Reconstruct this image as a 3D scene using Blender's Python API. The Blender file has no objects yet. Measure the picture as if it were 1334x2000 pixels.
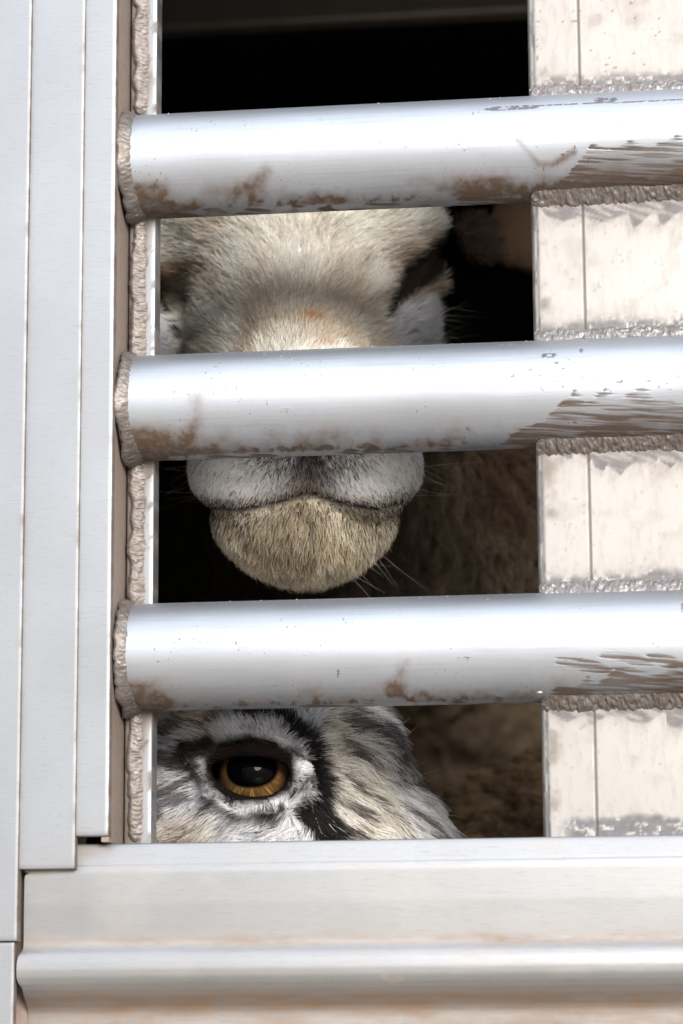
import bpy, math, random
import numpy as np
from mathutils import kdtree

# ------------------------------------------------------------------ camera, world, sun, exposure
S = bpy.context.scene
C = bpy.context.collection
rng = np.random.default_rng(7)
CAM_ROT = (1.7649479886, 0.0057927501, 0.1285812977)
CAM_LOC = np.array([0.1371798, -1.0705735, 1.2877773])
F_PX = 5500.0
cd = bpy.data.cameras.new('camera')
cam = bpy.data.objects.new('camera', cd); C.objects.link(cam)
cam.location = CAM_LOC; cam.rotation_euler = CAM_ROT
cd.sensor_fit = 'VERTICAL'; cd.sensor_height = 36.0; cd.sensor_width = 24.0
cd.lens = F_PX / 2000 * 36.0
cd.clip_start = 0.05; cd.clip_end = 2000
cd.dof.use_dof = True; cd.dof.focus_distance = 1.11; cd.dof.aperture_fstop = 13.0
S.camera = cam

SUN_EL, SUN_AZ = 19.0, 26.0      # azimuth measured from -Y (behind the camera) towards +X
w = bpy.data.worlds.new("World"); S.world = w; w.use_nodes = True
wn = w.node_tree.nodes; wl = w.node_tree.links
bg = wn['Background']; sky = wn.new('ShaderNodeTexSky'); sky.sky_type = 'NISHITA'
sky.sun_disc = False; sky.sun_elevation = math.radians(SUN_EL)
sky.sun_rotation = math.radians(180 - SUN_AZ)
sky.air_density = 1.0; sky.dust_density = 1.2; sky.ozone_density = 1.0
# thin bright overcast in front of the blue: lighter towards the zenith, broken by soft noise
wtc = wn.new('ShaderNodeTexCoord'); wsep = wn.new('ShaderNodeSeparateXYZ'); wl.new(wtc.outputs['Generated'], wsep.inputs[0])
wmr = wn.new('ShaderNodeMapRange'); wl.new(wsep.outputs['Z'], wmr.inputs[0]); wmr.inputs[3].default_value = 3.3; wmr.inputs[4].default_value = 11.0
wcol = wn.new('ShaderNodeVectorMath'); wcol.operation = 'SCALE'; wcol.inputs[0].default_value = (.93, .98, 1.06); wl.new(wmr.outputs[0], wcol.inputs['Scale'])
wns = wn.new('ShaderNodeTexNoise'); wns.inputs['Scale'].default_value = 2.6; wns.inputs['Detail'].default_value = 5; wl.new(wtc.outputs['Generated'], wns.inputs['Vector'])
wcm = wn.new('ShaderNodeMapRange'); wl.new(wns.outputs['Fac'], wcm.inputs[0]); wcm.inputs[1].default_value = .3; wcm.inputs[2].default_value = .6; wcm.inputs[3].default_value = .62; wcm.inputs[4].default_value = .95
wmx = wn.new('ShaderNodeMix'); wmx.data_type = 'RGBA'; wl.new(wcm.outputs[0], wmx.inputs[0]); wl.new(sky.outputs[0], wmx.inputs[6]); wl.new(wcol.outputs[0], wmx.inputs[7])
wl.new(wmx.outputs[2], bg.inputs[0]); bg.inputs[1].default_value = 0.1
sd = bpy.data.lights.new('sun', 'SUN'); sd.energy = 2.3; sd.angle = math.radians(25); sd.color = (1.0, 0.95, 0.88)
so = bpy.data.objects.new('sun', sd); C.objects.link(so)
so.rotation_euler = (math.radians(90 - SUN_EL), 0, math.radians(SUN_AZ))
S.view_settings.view_transform = 'Standard'; S.view_settings.look = 'None'
S.view_settings.gamma = 1.0; S.view_settings.exposure = 1.5
S.cycles.max_bounces = 10; S.cycles.diffuse_bounces = 5; S.cycles.use_denoising = True

# ------------------------------------------------------------------ helpers
def rotm(rx, ry, rz):
    c, s = np.cos, np.sin
    X = np.array([[1, 0, 0], [0, c(rx), -s(rx)], [0, s(rx), c(rx)]])
    Y = np.array([[c(ry), 0, s(ry)], [0, 1, 0], [-s(ry), 0, c(ry)]])
    Z = np.array([[c(rz), -s(rz), 0], [s(rz), c(rz), 0], [0, 0, 1]])
    return Z @ Y @ X
RM = rotm(*CAM_ROT)
# local working units: millimetres, x right, y into the trailer, z up from 1.5 m above the ground
CAMM = (CAM_LOC - np.array([0, 0, 1.5])) * 1000.0

def fwd(d):
    """shift (mm) that brings a thing d mm nearer to the camera"""
    q = RM @ np.array([0, 0, -1.0]); return -q / q[1] * d
def P(u, v, Y):
    """point (mm) on the plane at depth Y seen at photo pixel u, v"""
    d = RM @ np.array([(u - 667.0) / F_PX, -(v - 1000.0) / F_PX, -1.0])
    return CAMM + (Y - CAMM[1]) / d[1] * d
def PX(u, v, Y): return P(u, v, Y)[0]
def PZ(u, v, Y): return P(u, v, Y)[2]
def proj(p):
    q = (np.asarray(p) - CAMM) @ RM
    return 667.0 + F_PX * q[..., 0] / -q[..., 2], 1000.0 - F_PX * q[..., 1] / -q[..., 2]

def smooth(x, a, b):
    t = np.clip((x - a) / (b - a), 0, 1); return t * t * (3 - 2 * t)

def _h(i, j, k, seed):
    n = (i.astype(np.int64) * 374761393 + j.astype(np.int64) * 668265263 + k.astype(np.int64) * 2147483647 + seed * 974634777)
    n = (n ^ (n >> 13)) * 1274126177
    n = n ^ (n >> 16)
    return (n & 0xFFFF) / 65535.0
def vn(x, y, z=None, seed=0):
    x = np.asarray(x, float); y = np.asarray(y, float)
    x, y = np.broadcast_arrays(x, y)
    z = np.zeros_like(x) if z is None else np.broadcast_to(np.asarray(z, float), x.shape)
    xi, yi, zi = np.floor(x), np.floor(y), np.floor(z)
    fx, fy, fz = x - xi, y - yi, z - zi
    fx, fy, fz = [t * t * (3 - 2 * t) for t in (fx, fy, fz)]
    r = 0
    for a in (0, 1):
        for b in (0, 1):
            for c in (0, 1):
                r = r + _h(xi + a, yi + b, zi + c, seed) * (fx if a else 1 - fx) * (fy if b else 1 - fy) * (fz if c else 1 - fz)
    return r
def fbm(x, y, z=None, seed=0, o=4):
    x = np.asarray(x, float); y = np.asarray(y, float)
    a, t, r, f = 0.5, 0.0, 0.0, 1.0
    for i in range(o):
        r = r + a * vn(x * f, y * f, None if z is None else z * f, seed + i * 17); t += a; a *= .5; f *= 2.03
    return r / t

def polyd(u, v, pts):
    """distance from u,v to a polyline, and the position 0..1 along it"""
    best = np.full(np.shape(u), 1e9); pos = np.zeros(np.shape(u)); n = len(pts) - 1
    for i in range(n):
        (ax, ay), (bx, by) = pts[i], pts[i + 1]
        dx, dy = bx - ax, by - ay
        t = np.clip(((u - ax) * dx + (v - ay) * dy) / (dx * dx + dy * dy), 0, 1)
        d = np.hypot(u - ax - t * dx, v - ay - t * dy)
        m = d < best
        best = np.where(m, d, best); pos = np.where(m, (i + t) / n, pos)
    return best, pos

def empty(name, loc_mm, label, cat, group=None):
    o = bpy.data.objects.new(name, None); C.objects.link(o)
    o.location = (loc_mm[0] / 1000, loc_mm[1] / 1000, loc_mm[2] / 1000 + 1.5)
    o.empty_display_size = 0.05
    o['label'] = label; o['category'] = cat
    if group: o['group'] = group
    return o
def world_mm(p):
    q = np.asarray(p, float) * 0.001; q = q.copy(); q[..., 2] += 1.5; return q

def top_offset(parent):
    off = np.zeros(3)
    while parent is not None:
        off += np.array(parent.location); parent = parent.parent
    return off
def mesh_obj(name, verts_mm, faces, mat, parent=None, smooth_sh=True, attrs=None, cols=None, label=None, kind=None):
    me = bpy.data.meshes.new(name)
    V = world_mm(verts_mm) - top_offset(parent)
    faces = np.asarray(faces)
    nf, k = faces.shape
    me.vertices.add(len(V)); me.vertices.foreach_set('co', V.astype(np.float32).ravel())
    me.loops.add(nf * k); me.loops.foreach_set('vertex_index', faces.astype(np.int32).ravel())
    me.polygons.add(nf); me.polygons.foreach_set('loop_start', np.arange(0, nf * k, k, dtype=np.int32))
    me.update(calc_edges=True); me.validate()
    me.polygons.foreach_set('use_smooth', np.full(len(me.polygons), smooth_sh))
    for an, av in (attrs or {}).items():
        a = me.attributes.new(an, 'FLOAT', 'POINT'); a.data.foreach_set('value', np.asarray(av, np.float32).ravel())
    for an, av in (cols or {}).items():
        a = me.attributes.new(an, 'FLOAT_COLOR', 'POINT')
        c4 = np.ones((len(V), 4), np.float32); c4[:, :3] = av
        a.data.foreach_set('color', c4.ravel())
    me.materials.append(mat)
    o = bpy.data.objects.new(name, me); C.objects.link(o)
    if parent is not None: o.parent = parent
    if label: o['label'] = label
    if kind: o['kind'] = kind
    return o

def grid_faces(nu, nv, flip=False, wrap=False):
    i = np.arange(nu - 1)[:, None]; jn = nv if wrap else nv - 1
    j = np.arange(jn)[None, :]; j2 = (j + 1) % nv
    a = i * nv + j; b = (i + 1) * nv + j; c = (i + 1) * nv + j2; d = i * nv + j2
    q = np.stack([a, b, c, d], -1).reshape(-1, 4)
    return q[:, ::-1] if flip else q

def box_geo(x0, x1, y0, y1, z0, z1, bev=0.0):
    """bevelled box: vertices, faces (quads; bevelled on all edges by one segment)"""
    if bev <= 0:
        v = [(x, y, z) for x in (x0, x1) for y in (y0, y1) for z in (z0, z1)]
        f = [(0, 1, 3, 2), (4, 6, 7, 5), (0, 4, 5, 1), (2, 3, 7, 6), (0, 2, 6, 4), (1, 5, 7, 3)]
        return np.array(v, float), np.array(f)
    import bmesh
    bm = bmesh.new(); bmesh.ops.create_cube(bm, size=1)
    for q in bm.verts:
        q.co = ((x0 + x1) / 2 + q.co.x * (x1 - x0), (y0 + y1) / 2 + q.co.y * (y1 - y0), (z0 + z1) / 2 + q.co.z * (z1 - z0))
    bmesh.ops.bevel(bm, geom=bm.edges[:], offset=bev, segments=2, affect='EDGES', profile=.5)
    bmesh.ops.triangulate(bm, faces=bm.faces[:]); bm.verts.index_update()
    v = np.array([q.co[:] for q in bm.verts]); f = np.array([[q.index for q in fc.verts] for fc in bm.faces]); bm.free()
    return v, f
def box(name, x0, x1, y0, y1, z0, z1, mat, parent, bev=0.0, **k):
    v, f = box_geo(x0, x1, y0, y1, z0, z1, bev)
    return mesh_obj(name, v, f, mat, parent, smooth_sh=False, **k)

# ------------------------------------------------------------------ materials
def new_mat(name):
    m = bpy.data.materials.new(name); m.use_nodes = True
    nt = m.node_tree; return m, nt, nt.nodes['Principled BSDF']
def nd(nt, t, **k):
    n = nt.nodes.new(t)
    for a, b in k.items(): setattr(n, a, b)
    return n
def noise(nt, scale_xyz, scale=1.0, detail=4.0, rough=.55):
    tc = nd(nt, 'ShaderNodeTexCoord'); mp = nd(nt, 'ShaderNodeMapping'); mp.inputs['Scale'].default_value = scale_xyz
    nz = nd(nt, 'ShaderNodeTexNoise'); nz.inputs['Scale'].default_value = scale
    nz.inputs['Detail'].default_value = detail; nz.inputs['Roughness'].default_value = rough
    nt.links.new(tc.outputs['Object'], mp.inputs[0]); nt.links.new(mp.outputs[0], nz.inputs['Vector'])
    return nz.outputs['Fac']
def ramp(nt, fac, stops):
    r = nd(nt, 'ShaderNodeValToRGB'); e = r.color_ramp.elements
    while len(e) < len(stops): e.new(0.5)
    for q, (p, c) in zip(e, stops):
        q.position = p; q.color = (c, c, c, 1) if not hasattr(c, '__len__') else (*c, 1)
    nt.links.new(fac, r.inputs[0]); return r.outputs[0]
def mixc(nt, fac, a, b, mode='MIX'):
    m = nd(nt, 'ShaderNodeMix', data_type='RGBA', blend_type=mode)
    for s, val in ((m.inputs[0], fac), (m.inputs[6], a), (m.inputs[7], b)):
        if hasattr(val, 'is_linked') or isinstance(val, bpy.types.NodeSocket): nt.links.new(val, s)
        elif hasattr(val, '__len__'): s.default_value = (*val, 1)
        else: s.default_value = val
    return m.outputs[2]
def math_n(nt, op, a, b=0.0, clamp=False):
    m = nd(nt, 'ShaderNodeMath', operation=op, use_clamp=clamp)
    for s, val in ((m.inputs[0], a), (m.inputs[1], b)):
        if isinstance(val, bpy.types.NodeSocket): nt.links.new(val, s)
        else: s.default_value = val
    return m.outputs[0]
def attr(nt, name):
    a = nd(nt, 'ShaderNodeAttribute', attribute_name=name); return a

def metal(name, base, rough=.36, metallic=.95, grain=(60, 900, 2600), specks=0.35, dirt_shade_col=(.17, .105, .062), warm=(.62, .5, .42), bump=.02):
    """aluminium with grain dashes; attributes dirt / brush / scuff lay wear and painted shade on it"""
    m, nt, b = new_mat(name); L = nt.links
    big = noise(nt, (14, 14, 14), 1.0, 5)
    gr = noise(nt, grain, 1.0, 3, .6)
    fine = noise(nt, (900, 900, 900), 1.0, 3, .6)
    dashes = ramp(nt, gr, [(0.53, 0.0), (0.68, 1.0)])
    dark = ramp(nt, fine, [(0.62, 0.0), (0.72, 1.0)])
    col = mixc(nt, ramp(nt, big, [(.35, 0.0), (.75, 1.0)]), base, tuple(.80 * q + .03 * r for q, r in zip(base, warm)))
    col = mixc(nt, math_n(nt, 'MULTIPLY', dashes, specks * .55), col, tuple(q * .6 for q in base))
    col = mixc(nt, math_n(nt, 'MULTIPLY', dark, specks * .5), col, tuple(q * w_ * .55 for q, w_ in zip(base, (1, .9, .8))))
    dn = noise(nt, (260, 260, 260), 1.0, 6, .65)
    dv = attr(nt, 'dirt_shade').outputs['Fac']; bv = attr(nt, 'brush').outputs['Fac']; sv = attr(nt, 'scuff').outputs['Fac']
    dmask = math_n(nt, 'MULTIPLY', dv, math_n(nt, 'ADD', math_n(nt, 'MULTIPLY', dn, 1.05), .42), True)
    c_s = mixc(nt, dn, (.06, .06, .072), (.19, .185, .19))
    col = mixc(nt, sv, col, c_s)
    c_d = mixc(nt, dn, tuple(q * .22 for q in dirt_shade_col), tuple(q * .62 for q in dirt_shade_col))
    col = mixc(nt, dmask, col, c_d)
    col = mixc(nt, bv, col, mixc(nt, dn, (.05, .034, .026), (.11, .08, .062)))
    L.new(col, b.inputs['Base Color'])
    wear = math_n(nt, 'MAXIMUM', dmask, math_n(nt, 'MULTIPLY', bv, .75))
    met = math_n(nt, 'MULTIPLY', math_n(nt, 'SUBTRACT', 1.0, math_n(nt, 'MULTIPLY', wear, .85)), metallic)
    L.new(met, b.inputs['Metallic'])
    ro = math_n(nt, 'ADD', math_n(nt, 'MULTIPLY', math_n(nt, 'MAXIMUM', wear, math_n(nt, 'MULTIPLY', sv, .4)), .4),
                math_n(nt, 'ADD', math_n(nt, 'MULTIPLY', gr, .14), rough - .07), True)
    L.new(ro, b.inputs['Roughness'])
    bp = nd(nt, 'ShaderNodeBump'); bp.inputs['Strength'].default_value = .35; bp.inputs['Distance'].default_value = .0003
    h = math_n(nt, 'ADD', math_n(nt, 'MULTIPLY', gr, bump * 10), math_n(nt, 'ADD', math_n(nt, 'MULTIPLY', dmask, 1.0), math_n(nt, 'MULTIPLY', math_n(nt, 'ADD', bv, sv), -1.2)))
    L.new(h, bp.inputs['Height']); L.new(bp.outputs[0], b.inputs['Normal'])
    return m
M_tube = metal('brushed_aluminium', (.385, .41, .45), .50, .95, grain=(25, 900, 900), specks=.5)
M_plate = metal('mill_aluminium', (.30, .311, .331), .42, .9, grain=(130, 1500, 1500), specks=.5)
M_warm = metal('dusty_aluminium', (.275, .263, .252), .5, .8, grain=(420, 420, 130), specks=.35, dirt_shade_col=(.30, .235, .19))
M_sill = metal('sill_aluminium', (.30, .303, .31), .40, .9, grain=(110, 1300, 1300), specks=.6, dirt_shade_col=(.36, .245, .165))
M_brown = metal('grimy_aluminium', (.24, .19, .16), .6, .4, grain=(300, 300, 300), specks=.7)

def weld_mat():
    m, nt, b = new_mat('weld_metal'); L = nt.links
    n1 = noise(nt, (350, 350, 350), 1.0, 5, .65); tone = attr(nt, 'tone').outputs['Fac']
    br = mixc(nt, n1, (.050, .040, .034), (.145, .122, .108)); gy = mixc(nt, n1, (.10, .10, .12), (.44, .43, .44))
    L.new(mixc(nt, tone, br, gy), b.inputs['Base Color'])
    L.new(math_n(nt, 'ADD', math_n(nt, 'MULTIPLY', tone, .4), .4), b.inputs['Metallic']); b.inputs['Roughness'].default_value = .5
    bp = nd(nt, 'ShaderNodeBump'); bp.inputs['Strength'].default_value = .5; bp.inputs['Distance'].default_value = .0004
    L.new(n1, bp.inputs['Height']); L.new(bp.outputs[0], b.inputs['Normal'])
    return m
M_weld = weld_mat()

def plain(name, c0, c1, sc=40, rough=.8, metallic=0.0, bump=0.0):
    m, nt, b = new_mat(name); f = noise(nt, (sc, sc, sc), 1.0, 5, .6)
    nt.links.new(mixc(nt, f, c0, c1), b.inputs['Base Color'])
    b.inputs['Roughness'].default_value = rough; b.inputs['Metallic'].default_value = metallic
    if bump:
        bp = nd(nt, 'ShaderNodeBump'); bp.inputs['Distance'].default_value = bump; nt.links.new(f, bp.inputs['Height']); nt.links.new(bp.outputs[0], b.inputs['Normal'])
    return m
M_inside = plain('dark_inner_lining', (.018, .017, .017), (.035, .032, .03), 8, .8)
M_rail = plain('inner_rail_metal', (.08, .068, .055), (.15, .13, .11), 60, .5, .5)
M_ground = plain('dusty_yard', (.37, .32, .27), (.47, .42, .36), 1.5, .95)
M_grit = plain('pale_grit', (.5, .45, .38), (.8, .76, .7), 900, .9)

def attr_mat(name, aname, rough=.6, spec=.3, sheen=0.0, bump=None):
    m, nt, b = new_mat(name)
    nt.links.new(attr(nt, aname).outputs['Color'], b.inputs['Base Color'])
    b.inputs['Roughness'].default_value = rough; b.inputs['Specular IOR Level'].default_value = spec
    if bump:
        f = noise(nt, (bump[0],) * 3, 1.0, 6, .65); bp = nd(nt, 'ShaderNodeBump'); bp.inputs['Distance'].default_value = bump[1]
        nt.links.new(f, bp.inputs['Height']); nt.links.new(bp.outputs[0], b.inputs['Normal'])
    return m
M_skin = attr_mat('sheep_skin', 'skin_color', .9, .0, bump=(700, .0008))
M_fur = attr_mat('fur', 'fur_color', .55, .25)
def let_light_through(m, f):
    nt = m.node_tree; out = nt.nodes['Material Output']; b = nt.nodes['Principled BSDF']
    t = nd(nt, 'ShaderNodeBsdfTranslucent'); mx = nd(nt, 'ShaderNodeMixShader'); mx.inputs[0].default_value = f
    nt.links.new(b.inputs['Base Color'].links[0].from_socket, t.inputs[0])
    nt.links.new(b.outputs[0], mx.inputs[1]); nt.links.new(t.outputs[0], mx.inputs[2]); nt.links.new(mx.outputs[0], out.inputs[0])
let_light_through(M_fur, .4)
M_eye = attr_mat('eye_surface', 'eye_color', .035, .05)
M_eye.node_tree.nodes['Principled BSDF'].inputs['Coat Weight'].default_value = 0.0
M_eye.node_tree.nodes['Principled BSDF'].inputs['Coat Roughness'].default_value = .02

M_eye_dull = attr_mat('eye_surface_shaded', 'eye_color', .5, .03)
# ------------------------------------------------------------------ ground
gv = np.array([(-300e3, -300e3, -1500), (300e3, -300e3, -1500), (300e3, 300e3, -1500), (-300e3, 300e3, -1500)], float)
g = mesh_obj('ground', gv, np.array([[0, 1, 2, 3]]), M_ground, None, False, kind='structure')

# ------------------------------------------------------------------ livestock trailer
trailer = empty('livestock_trailer', (0, 0, -600), 'white aluminium livestock trailer side with round welded bars across a slatted opening', 'trailer')
FLOOR = -560.0
XB = PX(219, 900, -25)              # right edge of the post
def plate(name, x0, x1, y0, y1, z0, z1, mat, bev=.5, nz=None, dirt_shade_f=None, parent=trailer):
    """flat plate whose front face is a fine grid carrying wear and painted-shade attributes; x0..x1 may be functions of z"""
    nx = max(2, int((x1 - x0) / 1.2)); nz = nz or max(2, int((z1 - z0) / 1.5))
    xs = np.concatenate([[x0, x0 + .12 * bev], np.linspace(x0 + bev, x1 - bev, nx), [x1 - .12 * bev, x1]])
    zs = np.concatenate([[z0, z0 + .12 * bev], np.linspace(z0 + bev, z1 - bev, nz), [z1 - .12 * bev, z1]])
    X, Z = np.meshgrid(xs, zs, indexing='ij'); Y = np.full_like(X, y0)
    Y[0, :] = y0 + bev; Y[-1, :] = y0 + bev; Y[:, 0] = y0 + bev; Y[:, -1] = y0 + bev
    Y[1, :] += .3 * bev; Y[-2, :] += .3 * bev; Y[:, 1] += .3 * bev; Y[:, -2] += .3 * bev
    n0, n1 = X.shape
    V = np.stack([X, Y, Z], -1).reshape(-1, 3); F = [tuple(q) for q in grid_faces(n0, n1)]
    loop = [(i, 0) for i in range(n0)] + [(n0 - 1, j) for j in range(1, n1)] + [(i, n1 - 1) for i in range(n0 - 2, -1, -1)] + [(0, j) for j in range(n1 - 2, 0, -1)]
    idx = [a * n1 + b for a, b in loop]; base = len(V); bv = V[idx].copy(); bv[:, 1] = y1
    V = np.vstack([V, bv]); n = len(idx)
    F += [(idx[k], base + k, base + (k + 1) % n, idx[(k + 1) % n]) for k in range(n)]
    at = {'dirt_shade': np.zeros(len(V)), 'brush': np.zeros(len(V)), 'scuff': np.zeros(len(V))}
    if dirt_shade_f: at.update(dirt_shade_f(V))
    return mesh_obj(name, V, np.array(F), mat, parent, True, at)

XL1, XL2 = PX(48, 900, -28), PX(156, 900, -26)
ZT, ZBOT = 330.0, PZ(100, 1697, -26)
def edge_dirt(xe, z0=None):
    def f(V):
        d = np.exp(-((V[:, 0] - xe) / .32) ** 2) * (.55 + .6 * fbm(V[:, 2] / 6, V[:, 2] * 0, seed=3) )
        d += np.exp(-((V[:, 0] - xe + .8) / 2.2) ** 2) * smooth(fbm(V[:, 2] / 9, V[:, 0] / 7, seed=9), .62, .85) * .35
        if z0 is not None:
            d += .5 * np.exp(-(V[:, 2] - z0) / 5) * fbm(V[:, 0] / 6, V[:, 2] / 6, seed=5)
        return {'dirt_shade': np.clip(d, 0, 1) * .9}
    return f
ZSEAM = PZ(15, 1838, -28)
plate('outer_plate', -260, XL1, -28, -22, ZSEAM, ZT, M_plate, .35, dirt_shade_f=edge_dirt(XL1))
plate('lower_outer_plate', -260, XL1 - 1.2, -26.6, -22, -330, ZSEAM - .3, M_plate, .35, dirt_shade_f=edge_dirt(XL1 - 1.2))
plate('middle_plate', XL1 - 4, XL2, -26, -21.9, ZBOT, ZT, M_plate, .35, dirt_shade_f=edge_dirt(XL2, ZBOT))
ZB3 = PZ(185, 1633, -24.5)
plate('inner_plate', XL2 - 4, XB, -24.5, -20, ZB3, ZT, M_plate, .6, dirt_shade_f=edge_dirt(XB, ZB3))
ZSILL = PZ(667, 1640, -20)
box('channel_wall', XB - 3.2, XB - .3, -23.2, 12, ZSILL + .3, ZT, M_brown, trailer, .3)
box('post_backing', -260, XL2 + 1, -12.4, -9, -330, ZT, M_brown, trailer, .3)
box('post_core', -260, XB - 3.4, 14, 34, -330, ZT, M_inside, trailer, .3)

# inner upright bar beside the opening
XO = PX(302, 900, 3)
def bar_dirt_shade(V):
    u, v = proj(V)
    d = 1.2 * (1 - smooth(V[:, 0], XO - 4.6, XO - 2.8)) + .75 * smooth(v, 240, 120) * smooth(fbm(V[:, 2] / 9, V[:, 0] / 3, seed=4), .3, .6)
    d += .8 * smooth(fbm(V[:, 2] / 5, V[:, 0] / 3, seed=14), .55, .75)
    for vb in (425, 905, 1400): d += np.exp(-np.clip(v - vb, -1e3, 1e3) / 35.) * (v > vb - 30) * .9  # shadow below each tube, painted into the bar's colour
    return {'dirt_shade': np.clip(d, 0, 1) * .8}
plate('opening_bar', XB + .4, XO, 2, 12, ZSILL - 14, ZT, M_plate, .8, dirt_shade_f=bar_dirt_shade)

# the three tubes
R = 21.0
TZ = [PZ(700, 307.5, 0), PZ(700, 783, 0), PZ(700, 1274, 0)]
CEL = math.atan2(CAMM[2] - 40, -CAMM[1])
def brushfield(u, t, k):
    """wire-brushed patch near the right-hand weld, feathered edge"""
    saw = (((u + 140 * t) / (74.0 + 15 * k) + 1.3 * vn(u / 110, t * 0, seed=40 + k)) % 1.0)
    lob = .10 * (1 - np.abs(2 * saw - 1) ** .7) + .12 * (vn(u / 55, t * 3, seed=20 + k) - .5)
    if k == 0: tb = 1.0 - .10 * smooth(u, 990, 1060) - .33 * smooth(u, 1050, 1210) + .03 * smooth(u, 1250, 1330)
    elif k == 1: tb = 1.02 - .22 * smooth(u, 930, 1050) - .24 * smooth(u, 1030, 1140) + .08 * smooth(u, 1230, 1330)
    else: tb = 1.02 - .22 * smooth(u, 1010, 1130) - .06 * smooth(u, 1150, 1330)
    y = t * 200 - .075 * (u - 1000)
    s1 = vn(u / 75.0, y / 3.6, seed=60 + k); s2 = vn(u / 46.0, y / 2.3, seed=80 + k); st = .55 * s1 + .45 * s2
    lob = lob * .9 + .13 * (st - .5)
    m = smooth(t - (tb - lob), 0.0, .03)
    if k == 2:
        for (a, b, c, e) in ((1138, .62, 55, .055), (1222, .565, 52, .05), (1292, .58, 30, .05), (1320, .63, 30, .03), (1230, .68, 40, .02)):
            m = np.maximum(m, smooth(1.15 - ((u - a) / c) ** 2 - ((t - b - .0009 * (u - a)) / e) ** 2 + 1.4 * (st - .5), 0, .3))
    deep = smooth(t, tb + .05, tb + .35)
    return m * np.clip((.30 + .62 * smooth(st, .36, .62) + .22 * deep) * (.75 + .5 * vn(u / 60, t * 6, seed=90 + k)), 0, 1)
def tube_wear(X, t, k):
    u = X
    n = fbm(u / 60, t * 4, seed=100 + k); n2 = fbm(u / 14, t * 14, seed=120 + k)
    d = smooth(t, .60, .93) * smooth(n, .30, .68) * .5 * (.45 + .75 * n2) + smooth(t, .48, .88) * (.14 + .30 * smooth(n, .3, .7)) + np.exp(-((u - 255) / 120) ** 2) * smooth(t, .5, .95) * .45
    d += np.exp(-((u - 262) / 62) ** 2) * smooth(t, .52, .86) * (.5 + .7 * n2) * 1.0
    d += np.exp(-((u - 300) / 90) ** 2) * smooth(t, .82, .97) * n2 * 1.5
    d += smooth(t, .84, .95) * smooth(n2, .52, .72) * .8
    smear = [[(520, .62), (490, .72), (470, .80)], [(385, .45), (385, .62), (360, .82)], [(790, .55), (775, .72), (770, .8)]][k]
    dd, _ = polyd(u, t * 200, [(a, b * 200) for a, b in smear])
    d += np.exp(-(dd / 16) ** 2) * (.25 + .75 * n2) * .8
    # drips and spots
    if k == 0:
        dd, ps = polyd(u, t * 200, [(985, 60), (1030, 110), (1052, 135), (1078, 138), (1120, 118)])
        d += np.exp(-(dd / (5 + 4 * ps)) ** 2) * (.25 + .6 * ps)
        d += smooth(t, .70, .90) * smooth(u, 800, 1000) * (.35 + .5 * n2)
    sp = smooth(vn(u / 5.5, t * 200 / 5.5, seed=150 + k), .90, .97) * smooth(vn(u / 70, t * 5, seed=160 + k), .5, .8)
    d += sp * .9
    pale = smooth(t, .93, .965)
    d *= 1 - .75 * pale * (1 - np.exp(-((u - 262) / 60) ** 2)) * smooth(1150 - u, 0, 200)
    b = brushfield(u, t, k)
    d += smooth(t, .86, 1.0) * smooth(u, 1000, 1080) * .8
    s = np.zeros_like(u)
    marks = [[(1000, 27, 58, 5.5), (1120, 25, 90, 2.0), (1183, 19, 24, 6), (1270, 27, 80, 1.8)], [(1072, 29, 16, 5), (1135, 22, 3, 5), (1000, 64, 4, 3)], [(1332, 28, 3, 9), (660, 130, 2, 9)]][k]
    for a, y, hw, hh in marks:
        e = 1 - ((u - a) / hw) ** 4 - ((t * 200 - y) / hh) ** 2
        s = np.maximum(s, smooth(e, 0, .5) * smooth(vn(u / 5, t * 200 / 2.5, seed=170 + k), .15, .5))
    return np.clip(d, 0, 1), np.clip(b, 0, 1), np.clip(s, 0, .9)
tubes = []
XT0 = XB + .6
for k, tz in enumerate(TZ):
    xs = np.concatenate([np.arange(XT0, 150, .5), np.linspace(151, 620, 24)])
    th = np.concatenate([np.concatenate([np.linspace(-.62, -.44, 34)[:-1], np.linspace(-.44, .12, 130)[:-1], np.linspace(.12, .62, 70)]) * np.pi, np.linspace(.62 * np.pi, 1.38 * np.pi, 22)[1:-1]])
    X, T = np.meshgrid(xs, th, indexing='ij')
    Yt = -R * np.cos(T); Zt = tz + R * np.sin(T)
    V = np.stack([X, Yt, Zt], -1)
    u, v = proj(V); tt = .5 - .5 * np.sin(T - CEL)
    front = np.cos(T - CEL) > -.2
    d, b, s = tube_wear(u, tt, k)
    # shallow dents and handling waviness of the drawn tube
    amp = .10 * (fbm(X / 40, T * 2, seed=200 + k) - .5) - .05 * b
    V = V + np.stack([0 * X, -np.cos(T) * amp, np.sin(T) * amp], -1)
    o = mesh_obj('slat_tube', V.reshape(-1, 3), grid_faces(len(xs), len(th), False, True), M_tube, trailer, True,
                 {'dirt_shade': (d * front).ravel(), 'brush': (b * front).ravel(), 'scuff': (s * front).ravel()})
    tubes.append(o)

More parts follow.
